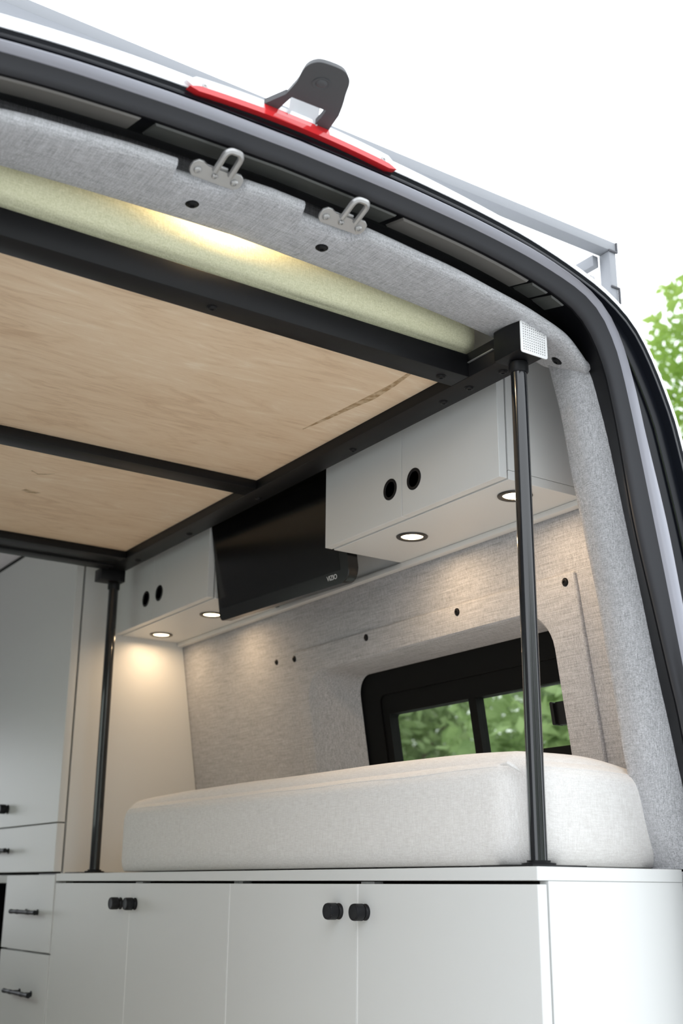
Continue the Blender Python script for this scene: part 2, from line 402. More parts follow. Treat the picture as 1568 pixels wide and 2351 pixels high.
# ------------------------------------------------------------------ fabric lining: header and pillar
C0T = smoothtab([(.746,2.475),(.90,2.468),(1.046,2.456),(1.136,2.446),(1.23,2.431),(1.278,2.420),(1.31,2.411),(1.337,2.401),(1.361,2.386),(1.385,2.37)])
CBT = smoothtab([(.746,2.461),(.959,2.455),(1.14,2.445),(1.266,2.434),(1.34,2.422),(1.41,2.405),(1.44,2.398)])
NOTCH = ((0.592, 0.702), (0.803, 0.915))
def zc0(x): return interp(C0T, x if x > XC else 2*XC-x)
def zcb(x): return interp(CBT, x if x > XC else 2*XC-x)
def nd(x):
    d = 0.0
    for a, b_ in NOTCH:
        s0 = min(max((x-a)/0.006, 0), 1); s1 = min(max((b_-x)/0.022, 0), 1)
        d = max(d, min(s0, s1))
    return d
xs = []
x = 2*XC-1.395
while x < 1.3951: xs.append(x); x += 0.0055
prof = []
def hdr(x):
    e = max(0.0, (x-1.30)/0.095, ((2*XC-1.30)-x)/0.095)         # the ends swing back a little
    k = nd(x); ye = 1.310+0.026*k+0.012*e*e
    wob = 0.0022*noise.noise(Vector((x*9, 3.1, 0)))
    za, zb = zc0(x)+wob, zcb(x)
    ps = [(ye+0.024, za+0.010), (ye+0.010, za+0.008), (ye+0.003, za+0.0035), (ye, za-0.003), (ye+0.002, za-0.0095), (ye+0.010, za-0.0145)]
    y1, z1 = ps[-1]
    for j in range(1, 7):
        t = j/6; ps.append((y1+(1.436-y1)*t, z1+(zb-z1)*t-0.003*math.sin(math.pi*t)))
    ps += [(1.444, zb+0.006), (1.448, zb+0.02), (1.45, zb+0.125)]
    return [(x, y, z) for y, z in ps]
bm = BM(); rows = [hdr(x) for x in xs]; R = grid(bm, rows)
bm.faces.new(R[0]); bm.faces.new(R[-1][::-1])
hd = struct('trim_3', bm, M_fab, 'grey linen padded header lining over the rear opening, notched for two latches', 'lining', angle=50)
from mathutils.bvhtree import BVHTree
_t = bmesh.new(); _t.from_mesh(hd.data); _bv = BVHTree.FromBMesh(_t)
for c in ((0.651, 1.383), (0.874, 1.378), (1.363, 1.372)):
    h_ = _bv.ray_cast(Vector((c[0], c[1], 2.0))-hd.location, Vector((0, 0, 1)))
    nr_ = h_[1] if h_[1].z < 0 else -h_[1]
    screw(h_[0]+hd.location-nr_*0.0006, nr_, hd, 0.0082, 0.0045)
_t.free()

PL = [(1.378,2.400),(1.392,2.350),(1.405,2.299),(1.421,2.203),(1.437,2.126),(1.467,1.982),(1.481,1.892),(1.495,1.812),(1.507,1.726),(1.521,1.655),(1.536,1.593),(1.556,1.534)]
PR = [(1.387,2.398),(1.399,2.380),(1.406,2.355),(1.413,2.335),(1.421,2.303),(1.431,2.246),(1.448,2.171),(1.465,2.096),(1.480,2.022),(1.494,1.948),(1.515,1.831),(1.537,1.715),(1.552,1.64),(1.576,1.534)]
n_ = 46
pl = resample(catmull(PL), n_); pr_ = resample(catmull(PR), n_)
bm = BM(); rows = []
for i in range(n_):
    (xa, za), (xb, zb) = pl[i], pr_[i]
    t = i/(n_-1); w = 0.0025*noise.noise(Vector((t*6, 1.7, 0)))
    f = min(1, i/2.0) if i < 3 else (1 if i < n_-2 else 0.75)
    cur = [(max(wallx(za)+0.004, xa+.02), 1.422, za), (xa+0.040, 1.420, za), (xa+0.010, 1.418, za), (xa+0.001, 1.410, za), (xa, 1.400, za)]
    for k in range(1, 7):
        s_ = k/6; bul = 0.014*math.sin(math.pi*min(s_, 0.999))*f
        cur.append((xa+(xb-xa)*s_-bul+w, 1.400-0.074*s_-bul*0.4, za+(zb-za)*s_))
    cur += [(xb+0.006, 1.3225, zb), (xb+0.014, 1.325, zb), (xb+0.022, 1.334, zb), (xb+0.04, 1.35, zb)]
    rows.append(cur)
R = grid(bm, rows); bm.faces.new(R[0]); bm.faces.new(R[-1][::-1])
for v in bm.verts: v.co.z = max(v.co.z, ZT+0.0015)
struct('trim_4', bm, M_fab, 'grey linen padded lining of the right rear pillar above the worktop', 'lining', angle=60)
# the same pillar lining on the left of the opening, and the lower pillar lining on the right
bm = BM(); R = grid(bm, [[(2*XC-p[0], p[1], p[2]) for p in row] for row in rows]); bm.faces.new(R[0]); bm.faces.new(R[-1][::-1])
struct('trim_5', bm, M_fab, 'grey linen padded lining of the left rear pillar', 'lining', angle=60)
struct('trim_6', Box(1.5295, 1.66, 1.318, 1.41, 0.70, ZT-0.003, bev=0.012), M_fab, 'grey linen lining of the right rear pillar beside the bench end', 'lining')

# ------------------------------------------------------------------ roof rack
rk = thing('roof_rack', (XC, 1.57, 2.40), 'grey welded tube roof rack standing above the white roof', 'roof rack')
RX = 1.734
o = obj('cross_bar', Box(LX(RX), RX, 1.55, 1.582, 2.809, 2.832, bev=0.002), M_rack, rk)
for sx in (1, -1):
    q = lambda x: x if sx > 0 else LX(x)
    a, b_ = sorted((q(1.713), q(RX-0.001)))
    obj('post', Box(a, b_, 1.551, 1.581, 2.30, 2.8085, bev=0.002), M_rack, rk)
    a, b_ = sorted((q(1.6955), q(1.7125)))
    obj('side_bar', Box(a, b_, 1.5825, 4.6, 2.781, 2.8075, bev=0.002), M_rack, rk)
    def bead(p0, p1, n=9):
        b2 = BM()
        for i in range(n):
            c = Vector(p0).lerp(Vector(p1), i/(n-1))
            t_ = bmesh.new(); bmesh.ops.create_icosphere(t_, subdivisions=1, radius=0.0032)
            merge(b2, t_, Matrix.Translation(c))
        return b2
    obj('weld_bead', bead((q(1.713), 1.5495, 2.8085), (q(RX), 1.5495, 2.8085)), M_weld, rk)
    obj('weld_bead', bead((q(RX+.0005), 1.5495, 2.81), (q(RX+.0005), 1.5495, 2.83), 7), M_weld, rk)
    obj('weld_bead', bead((q(1.713), 1.5495, 2.722), (q(RX), 1.5495, 2.722)), M_weld, rk)
    obj('weld_bead', bead((q(RX+.0005), 1.5495, 2.688), (q(RX+.0005), 1.5495, 2.718), 9), M_weld, rk)

# ------------------------------------------------------------------ brake light and rear camera
bl = thing('brake_light', (0.745, 1.25, 2.53), 'long high brake light with a red strip in a white housing above the opening', 'brake light')
def blx(y, z): return lambda a, b_: (a, y, b_)
def strip_poly(x0, x1, h0, h1, r, n=24):
    top = []; bot = []
    for i in range(n+1):
        x = x0+(x1-x0)*i/n; c = -0.037*((x-0.745)/0.35)**2
        e = min(x-x0, x1-x); k = 1-max(0, 1-e/r)**2; k = math.sqrt(max(k, 0))
        m_ = (h0+h1)/2; top.append((x, c+m_+(h1-m_)*k)); bot.append((x, c+m_-(m_-h0)*k))
    return bot+top[::-1]
bm = BM(); prism(bm, strip_poly(0.568, 0.922, 2.547, 2.567, 0.02), lambda a, b_: (a, 1.246, b_), lambda a, b_: (a, 1.30, b_+0.012)); obj('housing', bm, M_white, bl)
bm = BM(); prism(bm, strip_poly(0.571, 0.919, 2.5405, 2.5490, 0.008), lambda a, b_: (a, 1.2405, b_), lambda a, b_: (a, 1.270, b_+0.004)); obj('lens', bm, M_red, bl)
for xs_ in (0.596, 0.898):
    screw((xs_, 1.2465, 2.548), (0, -1, -0.1), bl, 0.004, 0.002, M_steel)
bc = thing('reversing_camera', (0.744, 1.25, 2.54), 'dark grey hooded reversing camera on the brake light with a red base', 'camera')
out = [(.690,1.246),(.7035,1.212),(.703,1.180),(.6985,1.160),(.697,1.144),(.703,1.131),(.715,1.125),(.742,1.1235),(.757,1.131),(.766,1.143),(.774,1.163),(.784,1.186),(.793,1.21),(.799,1.246)]
out = [(x_, y_) for x_, y_ in out]
hole = [(.713,1.246),(.7135,1.228),(.7145,1.212),(.718,1.206),(.73,1.2035),(.745,1.203),(.76,1.204),(.77,1.206),(.772,1.214),(.7735,1.225),(.7745,1.236),(.775,1.246)]
# hood: a rounded head plate carried by two struts, open between them
head = catmull([(.7045,1.212),(.703,1.180),(.6985,1.160),(.697,1.144),(.703,1.131),(.715,1.125),(.742,1.1235),(.757,1.131),(.766,1.143),(.774,1.163),(.784,1.186),(.7925,1.2095)], 5)
def hz(x_, y_): return 2.5600
bm = BM(); HC = Vector((0.742, 1.172))
A0 = [(x_, y_, 2.5600) for x_, y_ in head]
A1 = [(HC.x+(x_-HC.x)*.93, HC.y+(y_-HC.y)*.93, 2.5690) for x_, y_ in head]
A2 = [(HC.x+(x_-HC.x)*.60, HC.y+(y_-HC.y)*.60, 2.5760) for x_, y_ in head]
grid(bm, [A0, A1, A2], close=True)
for ring_, cz in ((A0, 2.5595), (A2, 2.578)):
    c_ = bm.verts.new((HC.x, HC.y, cz)); R_ = [bm.verts.new(p) for p in ring_]
    for k in range(len(R_)): bm.faces.new((c_, R_[k], R_[(k+1) % len(R_)]))
bmesh.ops.remove_doubles(bm, verts=bm.verts[:], dist=1e-6)
for q_ in ([(.690,1.246),(.7045,1.211),(.7150,1.206),(.7140,1.225),(.7130,1.246)], [(.799,1.246),(.7925,1.209),(.7700,1.203),(.7735,1.225),(.7750,1.246)]):
    prism(bm, q_, lambda a, b_: (a, b_, 2.5600), lambda a, b_: (a, b_, 2.5680))
obj('hood', bm, M_dplast, bc, angle=40)
bm = BM(); prism(bm, [(.690,1.2455),(.799,1.2455),(.795,1.262),(.697,1.262)], lambda a, b_: (a, b_-0.004, 2.5465), lambda a, b_: (a, b_, 2.5600)); o = obj('base', bm, M_red, bc); tag(o, 'red base of the camera bracket')
bm = BM(); lathe(bm, [(0.0135, 0), (0.0135, 0.0012), (0.0115, 0.0016), (0.0085, 0.0005), (0.0065, 0.0020), (0.004, 0.0026), (0.0004, 0.0024)], (0.7335, 1.1635, hz(0, 1.1635)), (0, 0.02, -1), 24); obj('lens', bm, M_dplast, bc)
bm = BM(); rows_ = []
for zz in (2.5575, 2.575, 2.592, 2.603):
    rows_.append([(0.728+0.05*k/10, 1.244+0.010*math.sin(math.pi*k/10)-(zz-2.5575)*0.25, zz) for k in range(11)])
grid(bm, rows_); o = obj('camera_body', bm, M_gplast, bc); tag(o, 'light grey curved shroud behind the hood opening')

# ------------------------------------------------------------------ door latch strikers
def striker(xc_, label):
    c = Vector((xc_, 1.3045, 2.4610)); a = math.radians(22)
    s_ = Vector((0, -math.cos(a), math.sin(a))); nrm = Vector((0, -math.sin(a), -math.cos(a))); ex = Vector((1, 0, 0))
    t = thing('door_striker', c - Vector((0, 0, 0.02)), label, 'latch striker', 'latch strikers on the header')
    P = lambda u, v, w=0.0: c + ex*u + s_*v + nrm*w
    pts = [(-.041, 0), (-.040, .007), (-.034, .012), (-.026, .012), (-.018, .008), (-.006, .0085), (.010, .0085), (.019, .008), (.025, .0115), (.033, .0115), (.040, .007), (.041, -.001), (.039, -.007), (.033, -.011), (-.033, -.011), (-.039, -.006)]
    bm = BM(); prism(bm, pts, lambda u, v: P(u, v*1.2, 0.0), lambda u, v: P(u, v*1.2, 0.004))
    bmesh.ops.bevel(bm, geom=[e for e in bm.edges], offset=0.0007, segments=1, affect='EDGES')
    obj('plate', bm, M_steel, t)
    L0 = 0.004
    loop = [(-.012, .006), (-.012, .031)] + [(-.012+.008-.008*math.cos(q), .031+.009*math.sin(q)) for q in [math.pi*k/10 for k in range(1, 6)]]
    loop += [(.012-.008+.008*math.cos(q), .031+.009*math.sin(q)) for q in [math.pi*k/10 for k in range(5, 0, -1)]] + [(.012, .031), (.012, .006)]
    bm = BM(); tube(bm, [P(u+0.006, v*1.18, 0.005+0.0015*math.sin(v*40)) for u, v in loop], 0.0048, 8); obj('loop', bm, M_steel, t)
    bm = BM(); merge(bm, Box(-.006, .006, -.003, .003, 0, .004, bev=.001), Matrix.Translation(P(0.006, .0115, 0.002))); obj('loop_foot', bm, M_steel, t)
    for u, v in ((-.029, -.001), (.029, -.001), (-.002, -.001)):
        r = 0.0058 if abs(u) > .01 else 0.0048
        bm = BM(); lathe(bm, [(r, 0), (r, .002), (r*.8, .0035), (r*.45, .0038), (r*.4, .002), (.0003, .002)], P(u, v, .004), nrm, 14); obj('bolt', bm, M_steel, t)
striker(0.6485, 'zinc latch striker in the header notch nearer the left edge')
striker(0.8630, 'zinc latch striker in the header notch nearer the corner post')

# ------------------------------------------------------------------ lift bed
ZR = 2.3645
bed = thing('lift_bed', (XC, 2.2, ZR), 'black steel lift bed frame with plywood base raised under the ceiling', 'bed frame')
rails = []
for sx in (1, -1):
    q = lambda x: x if sx > 0 else LX(x)
    a, b_ = sorted((q(1.2475), q(1.303)))
    rl = obj('side_rail', Box(a, b_, 1.392, 3.125, ZR, 2.412, bev=0.0015), M_black, bed)
    rails.append(rl)
    a, b_ = sorted((q(1.243), q(1.302)))
    br = obj('corner_bracket', Box(a, b_, 1.333, 1.402, ZR-0.0005, 2.421, bev=0.003), M_black, bed)
    rails.append(br)
    if sx > 0: keep_br = br
    a, b_ = sorted((q(1.228), q(1.301)))
    obj('foot_bracket', Box(a, b_, 3.076, 3.126, 2.330, ZR-0.0005, bev=0.002), M_black, bed)
    a, b_ = sorted((q(1.2435), q(1.2470)))
    lp = obj('edge_trim', Box(a, b_, 1.405, 1.473, 2.3905, 2.3920), M_steel, bed); tag(lp, 'thin bright line along the rail')
cb = obj('cross_bar', Box(LX(1.247), 1.247, 1.474, 1.524, ZR, 2.408, bev=0.0015), M_black, bed)
obj('cross_bar', Box(LX(1.247), 1.247, 2.227, 2.283, ZR+.0005, 2.385, bev=0.001), M_black, bed)
obj('cross_bar', Box(LX(1.247), 1.247, 2.955, 3.03, ZR+.0005, 2.385, bev=0.001), M_black, bed)
obj('rear_bar', Box(LX(1.247), 1.247, 3.035, 3.085, ZR-.004, 2.40, bev=0.001), M_black, bed)
pa = obj('plywood_panel', Box(LX(1.2465), 1.2465, 1.5245, 2.254, 2.386, 2.404), M_ply, bed, smooth=False); tag(pa, 'wide near plywood panel')
pb = obj('plywood_panel', Box(LX(1.2465), 1.2465, 2.2555, 3.033, 2.386, 2.404), M_ply, bed, smooth=False); tag(pb, 'far plywood panel')
# amber filler repairs on the plywood face
def blotch(pts, ws):
    b_ = BM(); up_ = []; dn = []
    for i, (p, w) in enumerate(zip(pts, ws)):
        d = Vector(pts[min(i+1, len(pts)-1)])-Vector(pts[max(i-1, 0)]); nn = Vector((-d.y, d.x)).normalized()
        up_.append((p[0]+nn.x*w, p[1]+nn.y*w)); dn.append((p[0]-nn.x*w, p[1]-nn.y*w))
    prism(b_, up_+dn[::-1], lambda a, c: (a, c, 2.3857), lambda a, c: (a, c, 2.3865)); return b_
obj('filler_patch', blotch([(1.180,1.555),(1.1865,1.62),(1.187,1.69),(1.180,1.76),(1.174,1.83),(1.166,1.90)], [.004,.0055,.009,.006,.0045,.001]), M_putty, pa)
obj('filler_patch', blotch([(0.83,2.60),(0.845,2.606),(0.862,2.605),(0.872,2.60)], [.008,.010,.007,.001]), M_putty, pb)
obj('filler_patch', blotch([(0.80,2.46),(0.82,2.475),(0.84,2.462),(0.85,2.45)], [.002,.003,.002,.001]), M_putty, pb)
for (x, y) in ((1.281,1.422),(1.278,1.510),(1.281,1.588),(1.284,1.892),(1.283,2.282),(1.282,2.636),(1.282,2.95)): screw((x, y, ZR+.0003), (0, 0, -1), rails[0], 0.0075, 0.004)
for (x, y) in ((1.205,1.500),(0.749,1.499),(0.29,1.5)): screw((x, y, ZR+.0003), (0, 0, -1), cb, 0.0075, 0.004)
# perforated end plate on the right corner bracket
def perforated(x0, x1, z0, z1, y, n):
    b_ = BM(); mg = 0.004; cw = (x1-x0-2*mg)/n; ch = (z1-z0-2*mg)/n
    for yy in (y, y+0.0016):
        for i in range(n):
            for j in range(n):
                a, c = x0+mg+i*cw, z0+mg+j*ch; r = 0.00118
                cx, cz = a+cw/2, c+ch/2
                sq = [(a+cw, cz), (a+cw, c+ch), (cx, c+ch), (a, c+ch), (a, cz), (a, c), (cx, c), (a+cw, c)]
                oc = [(cx+r*math.cos(k*math.pi/4), cz+r*math.sin(k*math.pi/4)) for k in range(8)]
                A = [b_.verts.new((p[0], yy, p[1])) for p in sq]; B = [b_.verts.new((p[0], yy, p[1])) for p in oc]
                for k in range(8): b_.faces.new((A[k], A[(k+1) % 8], B[(k+1) % 8], B[k]))
        # border
        o4 = rrect(x0, x1, z0, z1, 0.004, 4); i4 = rrect(x0+mg, x1-mg, z0+mg, z1-mg, 0.0, 4)
        ringfaces(b_, o4, i4, lambda a, c: (a, yy, c))
    o4 = rrect(x0, x1, z0, z1, 0.004, 4)
    A = [b_.verts.new((p[0], y, p[1])) for p in o4]; B = [b_.verts.new((p[0], y+0.0016, p[1])) for p in o4]
    for k in range(len(A)): b_.faces.new((A[k], A[(k+1) % len(A)], B[(k+1) % len(A)], B[k]))
    bmesh.ops.remove_doubles(b_, verts=b_.verts[:], dist=1e-5)
    return b_
o = obj('end_plate', perforated(1.241, 1.3005, 2.357, 2.4155, 1.3300, 11), M_pplate, keep_br, smooth=False); tag(o, 'white perforated square end plate')
o = obj('plate_backing', Box(1.245, 1.298, 1.3322, 1.3328, 2.366, 2.412), M_gap, keep_br, smooth=False)

# mattress on the lift bed
def cushion_bm(x0, x1, y0, y1, z0, z1, r, puff, nx, ny, nz, wob=0.0, seed=0):
    b_ = bmesh.new(); cache = {}
    def V(i, j, k):
        if (i, j, k) in cache: return cache[(i, j, k)]
        # denser sampling near the edges
        def g(t): return 0.5-0.5*math.cos(math.pi*t)
        u, v, w = g(i/nx), g(j/ny), g(k/nz)
        p = Vector((x0+(x1-x0)*u, y0+(y1-y0)*v, z0+(z1-z0)*w))
        c = Vector((min(max(p.x, x0+r), x1-r), min(max(p.y, y0+r), y1-r), min(max(p.z, z0+r), z1-r)))
        d = p-c
        if d.length > 1e-9: p = c+d.normalized()*r if d.length > r*0.999 or True else p
        # puffed faces
        U, V_, W_ = 2*u-1, 2*v-1, 2*w-1
        f = lambda a: (1-a**4)
        p.x += puff*(1 if U > 0 else -1)*(abs(U)**3)*f(V_)*f(W_)
        p.y += puff*(1 if V_ > 0 else -1)*(abs(V_)**3)*f(U)*f(W_)
        if W_ > 0: p.z += puff*0.9*(W_**3)*f(U)*f(V_)
        if wob: p += Vector((1, 1, 1))*wob*noise.noise(Vector((p.x*7+seed, p.y*5, p.z*9)))*(1 if k > 0 else 0)
        q = b_.verts.new(p); cache[(i, j, k)] = q; return q
    def quad(*a):
        try: b_.faces.new(a)
        except ValueError: pass
    for i in range(nx):
        for j in range(ny):
            quad(V(i, j, 0), V(i, j+1, 0), V(i+1, j+1, 0), V(i+1, j, 0)); quad(V(i, j, nz), V(i+1, j, nz), V(i+1, j+1, nz), V(i, j+1, nz))
    for i in range(nx):
        for k in range(nz):
            quad(V(i, 0, k), V(i+1, 0, k), V(i+1, 0, k+1), V(i, 0, k+1)); quad(V(i, ny, k), V(i, ny, k+1), V(i+1, ny, k+1), V(i+1, ny, k))
    for j in range(ny):
        for k in range(nz):
            quad(V(0, j, k), V(0, j, k+1), V(0, j+1, k+1), V(0, j+1, k)); quad(V(nx, j, k), V(nx, j+1, k), V(nx, j+1, k+1), V(nx, j, k+1))
    return b_
o = obj('mattress', cushion_bm(LX(1.288), 1.288, 1.478, 3.06, 2.4125, 2.520, 0.04, 0.012, 40, 30, 12, 0.002), M_matt, None, angle=80)
tag(o, 'cream green mattress lying on the raised lift bed', 'mattress')

# lift posts standing on the worktop
def post(x, y, label):
    t = thing('lift_post', (x, y, ZT), label, 'post', 'lift bed posts')
    top = ZR-0.001 if y < 2 else 2.329
    bm = BM(); lathe(bm, [(0.0138, 0), (0.0138, top-0.016-ZT-0.006)], (x, y, ZT+0.006), (0, 0, 1), 32); obj('tube', bm, M_post, t)
    bm = BM(); lathe(bm, [(0.0150, 0), (0.0170, 0.003), (0.0170, 0.018), (0.0150, 0.020)], (x, y, top-0.0205), (0, 0, 1), 28); obj('collar', bm, M_black, t)
    bm = BM(); lathe(bm, [(0.026, 0), (0.026, 0.003), (0.018, 0.004), (0.018, 0.007)], (x, y, ZT+0.003), (0, 0, 1), 28); obj('flange', bm, M_black, t)
    obj('base_plate', Box(x-0.053, x+0.057, y-0.044, y+0.075, ZT+0.0002, ZT+0.003, bev=0.0008), M_black, t)
post(1.2775, 1.378, 'glossy black lift post at the near end of the bench')
post(1.2775, 3.100, 'black lift post at the far end of the bench beside the tall cabinet')
post(LX(1.2775), 1.378, 'black lift post on the near end of the added cabinet at the left')
post(LX(1.2775), 3.100, 'black lift post on the far end of the added cabinet at the left')

# ------------------------------------------------------------------ bench: worktop, base cabinets
bm = BM(); prism(bm, [(1.22, 1.32), (1.527, 1.32), (1.527, 1.412), (1.655, 1.412), (1.655, 3.2255), (1.22, 3.2255)], lambda a, c: (a, c, ZT-0.0195), lambda a, c: (a, c, ZT))
bmesh.ops.bevel(bm, geom=bm.edges[:], offset=0.0008, segments=1, affect='EDGES')
tag(obj('worktop', bm, M_lam, None), 'white bench worktop running along the right wall under the cushion', 'worktop')
M_carc = mat('cabinet_core', (0.10, 0.10, 0.10), 0.7)
def knob(c, parent, s=1.1):
    bm = BM()
    lathe(bm, [(0.0125*s, 0), (0.0125*s, .0018), (0.0108*s, .003), (0.0098*s, .0055), (0.0100*s, .007), (.0128*s, .0085)], c, (-1, 0, 0), 32, cap=True)
    k = obj('knob', bm, M_knob, parent); tag(k, 'black knurled knob')
    bm = BM(); c2 = Vector(c)+Vector((-.0085*s, 0, 0))
    lathe(bm, [(.0125*s, 0), (.0129*s, .0008), (.0129*s, .0145), (.0125*s, .0150)], c2, (-1, 0, 0), 56, cap=False, radial=lambda i, h: 1.0 if i % 2 else 0.975)
    lathe(bm, [(.0122*s, .015), (.0125*s, .0158), (.0122*s, .0172), (.0112*s, .0178), (.0108*s, .0172), (.0004, .0170)], c2, (-1, 0, 0), 32, cap=False)
    obj('knob_grip', bm, M_knob, k)
    return k
def base_cab(y0, y1, ym, label, kn, near):
    t = thing('base_cabinet', (1.43, (y0+y1)/2, 0.70), label, 'cabinet', 'base cabinets under the worktop')
    bm = BM()
    box(bm, 1.2415, 1.5265, y0+(0.0 if near else .0005), y0+0.018, 0.70, ZT-0.0200)
    obj('end_panel', bm, M_lam, t, smooth=False)
    bm = BM(); box(bm, 1.2415, 1.5265 if near else 1.64, y1-0.018, y1-0.0005, 0.70, ZT-0.0200); obj('end_panel', bm, M_lam, t, smooth=False)
    bm = BM(); box(bm, 1.262, 1.275, y0+0.0185, y1-0.0185, 0.75, ZT-0.021); o = obj('inner_panel', bm, M_gap, t, smooth=False)
    bm = BM(); box(bm, 1.242, 1.26, y0+0.019, y1-0.019, 0.72, 0.80); obj('toe_rail', bm, M_lam, t, smooth=False)
    bm = BM(); box(bm, 1.2425, 1.2615, ym-0.02, ym+0.02, 0.81, ZT-0.021); obj('stile', bm, M_wgap, t, smooth=False)
    for (a, b_, ky) in ((y0, ym-0.0012, kn[0]), (ym+0.0012, y1-0.0022, kn[1])):
        d = obj('door', Box(1.2200, 1.2380, a, b_, 0.76, 1.5077, bev=0.0007, seg=1), M_lam, t)
        obj('edge_band', Box(1.2197, 1.2382, b_-0.0022, b_+0.0003, 0.7602, 1.5075), M_wgap, d, smooth=False)
        knob((1.22, ky, 1.4615), d)
base_cab(1.3205, 2.2415, 1.778, 'white two door base cabinet at the near end of the bench', (1.752, 1.834), True)
base_cab(2.2425, 3.2240, 2.732, 'white two door base cabinet at the far end of the bench', (2.700, 2.784), False)

# ------------------------------------------------------------------ tall cabinet, drawer cabinet and appliance beyond the bench
tc = thing('tall_cabinet', (1.43, 3.5, ZT), 'tall white cabinet rising to the ceiling behind the far lift post', 'cabinet')
bm = BM(); prism(bm, [(1.2400, ZT+.001), (wallx(ZT)-.002, ZT+.001), (wallx(2.548)-.002, 2.548), (1.2400, 2.548)], lambda x, z: (x, 3.2270, z), lambda x, z: (x, 3.245, z)); obj('end_panel', bm, M_lam, tc, smooth=False)
obj('end_panel', Box(1.2365, 1.50, 4.132, 4.15, ZT+.001, 2.548), M_lam, tc, smooth=False)
obj('inner_panel', Box(1.25, 1.262, 3.2455, 4.1315, ZT+.001, 2.548), M_gap, tc, smooth=False)
d = obj('door', Box(1.2125, 1.2345, 3.228, 4.15, 1.6690, 2.536, bev=0.0007, seg=1), M_lam, tc); knob((1.2125, 3.655, 1.722), d)
obj('shadow_gap_strip', Box(1.2130, 1.2345, 3.230, 4.15, 2.5365, 2.5475), M_gap, tc, smooth=False)  # solid black strip stands in for the shadow gap under the ceiling
d = obj('drawer', Box(1.2125, 1.2345, 3.228, 4.15, 1.5375, 1.6655, bev=0.0007, seg=1), M_lam, tc)
def pull(y0, y1, z, parent, xf):
    bm = BM(); x = xf-0.027; prof = []
    n = 24; pts = []; rs = []
    for i in range(n+1):
        t = i/n; pts.append((x, y0+(y1-y0)*t, z)); rs.append(0.0056+0.0010*(1 if (i < 2 or i > n-2 or i in (6, 7, 17, 18)) else 0))
    tube(bm, pts, rs, 12); h = obj('handle', bm, M_knob, parent); tag(h, 'black bar handle')
    for t in (0.27, 0.73):
        bm = BM(); lathe(bm, [(0.008, 0), (0.008, .002), (.0045, .0035), (.0045, .027)], (xf, y0+(y1-y0)*t, z), (-1, 0, 0), 14); obj('handle_foot', bm, M_knob, h)
pull(3.565, 3.745, 1.599, d, 1.2125)
dc = thing('drawer_cabinet', (1.43, 3.42, 0.70), 'narrow white drawer cabinet beside the far end of the bench', 'cabinet')
obj('body', Box(1.2365, 1.60, 3.2275, 3.622, 0.70, 1.5295), M_lam, dc, smooth=False)
for z0, z1, zh in ((1.3285, 1.5295, 1.430), (1.10, 1.3235, 1.220), (0.80, 1.095, 1.0)):
    d = obj('drawer', Box(1.218, 1.236, 3.2280, 3.622, z0, z1, bev=0.0007, seg=1), M_lam, dc)
    pull(3.285, 3.485, zh, d, 1.218)
ap = thing('appliance', (1.43, 3.92, 0.70), 'black fronted appliance under the tall cabinet at the left edge', 'appliance')
obj('body', Box(1.245, 1.60, 3.626, 4.2, 0.70, 1.5295, bev=0.002), M_gap, ap)
obj('front', Box(1.228, 1.2445, 3.630, 4.196, 0.76, 1.506, bev=0.003), M_appl, ap)
obj('top_strip', Box(1.222, 1.2445, 3.628, 4.2, 1.5075, 1.5295, bev=0.001), M_lam, ap)

# ------------------------------------------------------------------ bench cushion
CX0, CX1, CY0, CY1, CZ0, CZ1 = 1.262, 1.600, 1.406, 2.925, ZT+0.0035, 1.712
bm = cushion_bm(CX0, CX1, CY0, CY1, CZ0-0.026, CZ1, 0.052, 0.017, 30, 64, 18, 0.0015, 3)
for v in bm.verts:
    u = max(0.0, (v.co.x-1.42)/0.18); w = max(0.0, (v.co.z-CZ0)/(CZ1-CZ0))
    v.co.z = max(v.co.z-0.026*u*u*w, CZ0)
cu = obj('bench_cushion', bm, M_cush, None, angle=80)
tag(cu, 'thick white tweed bench cushion lying on the worktop below the window', 'cushion')
zs = CZ1-0.026
_t = bmesh.new(); _t.from_mesh(cu.data); bv = BVHTree.FromBMesh(_t); off_ = cu.location
def hit(o_, d_):
    h = bv.ray_cast(Vector(o_)-off_, Vector(d_)); return (h[0]+off_) if h[0] else None
loop_ = [hit((1.0, CY1-0.05-(CY1-CY0-0.10)*k/40, zs+0.001*math.sin(k*.7)), (1, 0, 0)) for k in range(41)]
loop_ += [hit((1.0, 1.0, zs), (CX0+.012-1.0, CY0+.012-1.0, 0))]
loop_ += [hit((CX0+0.05+(CX1-CX0-0.10)*k/20, 1.0, zs-0.02*max(0, k/20-.5)**2), (0, 1, 0)) for k in range(21)]
loop_ = [p for p in loop_ if p is not None]; _t.free()
bm = BM(); tube(bm, loop_, 0.0011, 6); obj('piping', bm, M_cush, cu)
bm = BM(); tube(bm, [(CX0-.0035, CY0+.030, zs+.002), (CX0-.002, CY0+.014, zs+.003), (CX0+.004, CY0+.004, zs-.004), (CX0+.012, CY0-.002, zs-.012)], [.0015, .004, .0038, .0008], 8); obj('corner_tuck', bm, M_cush, cu)

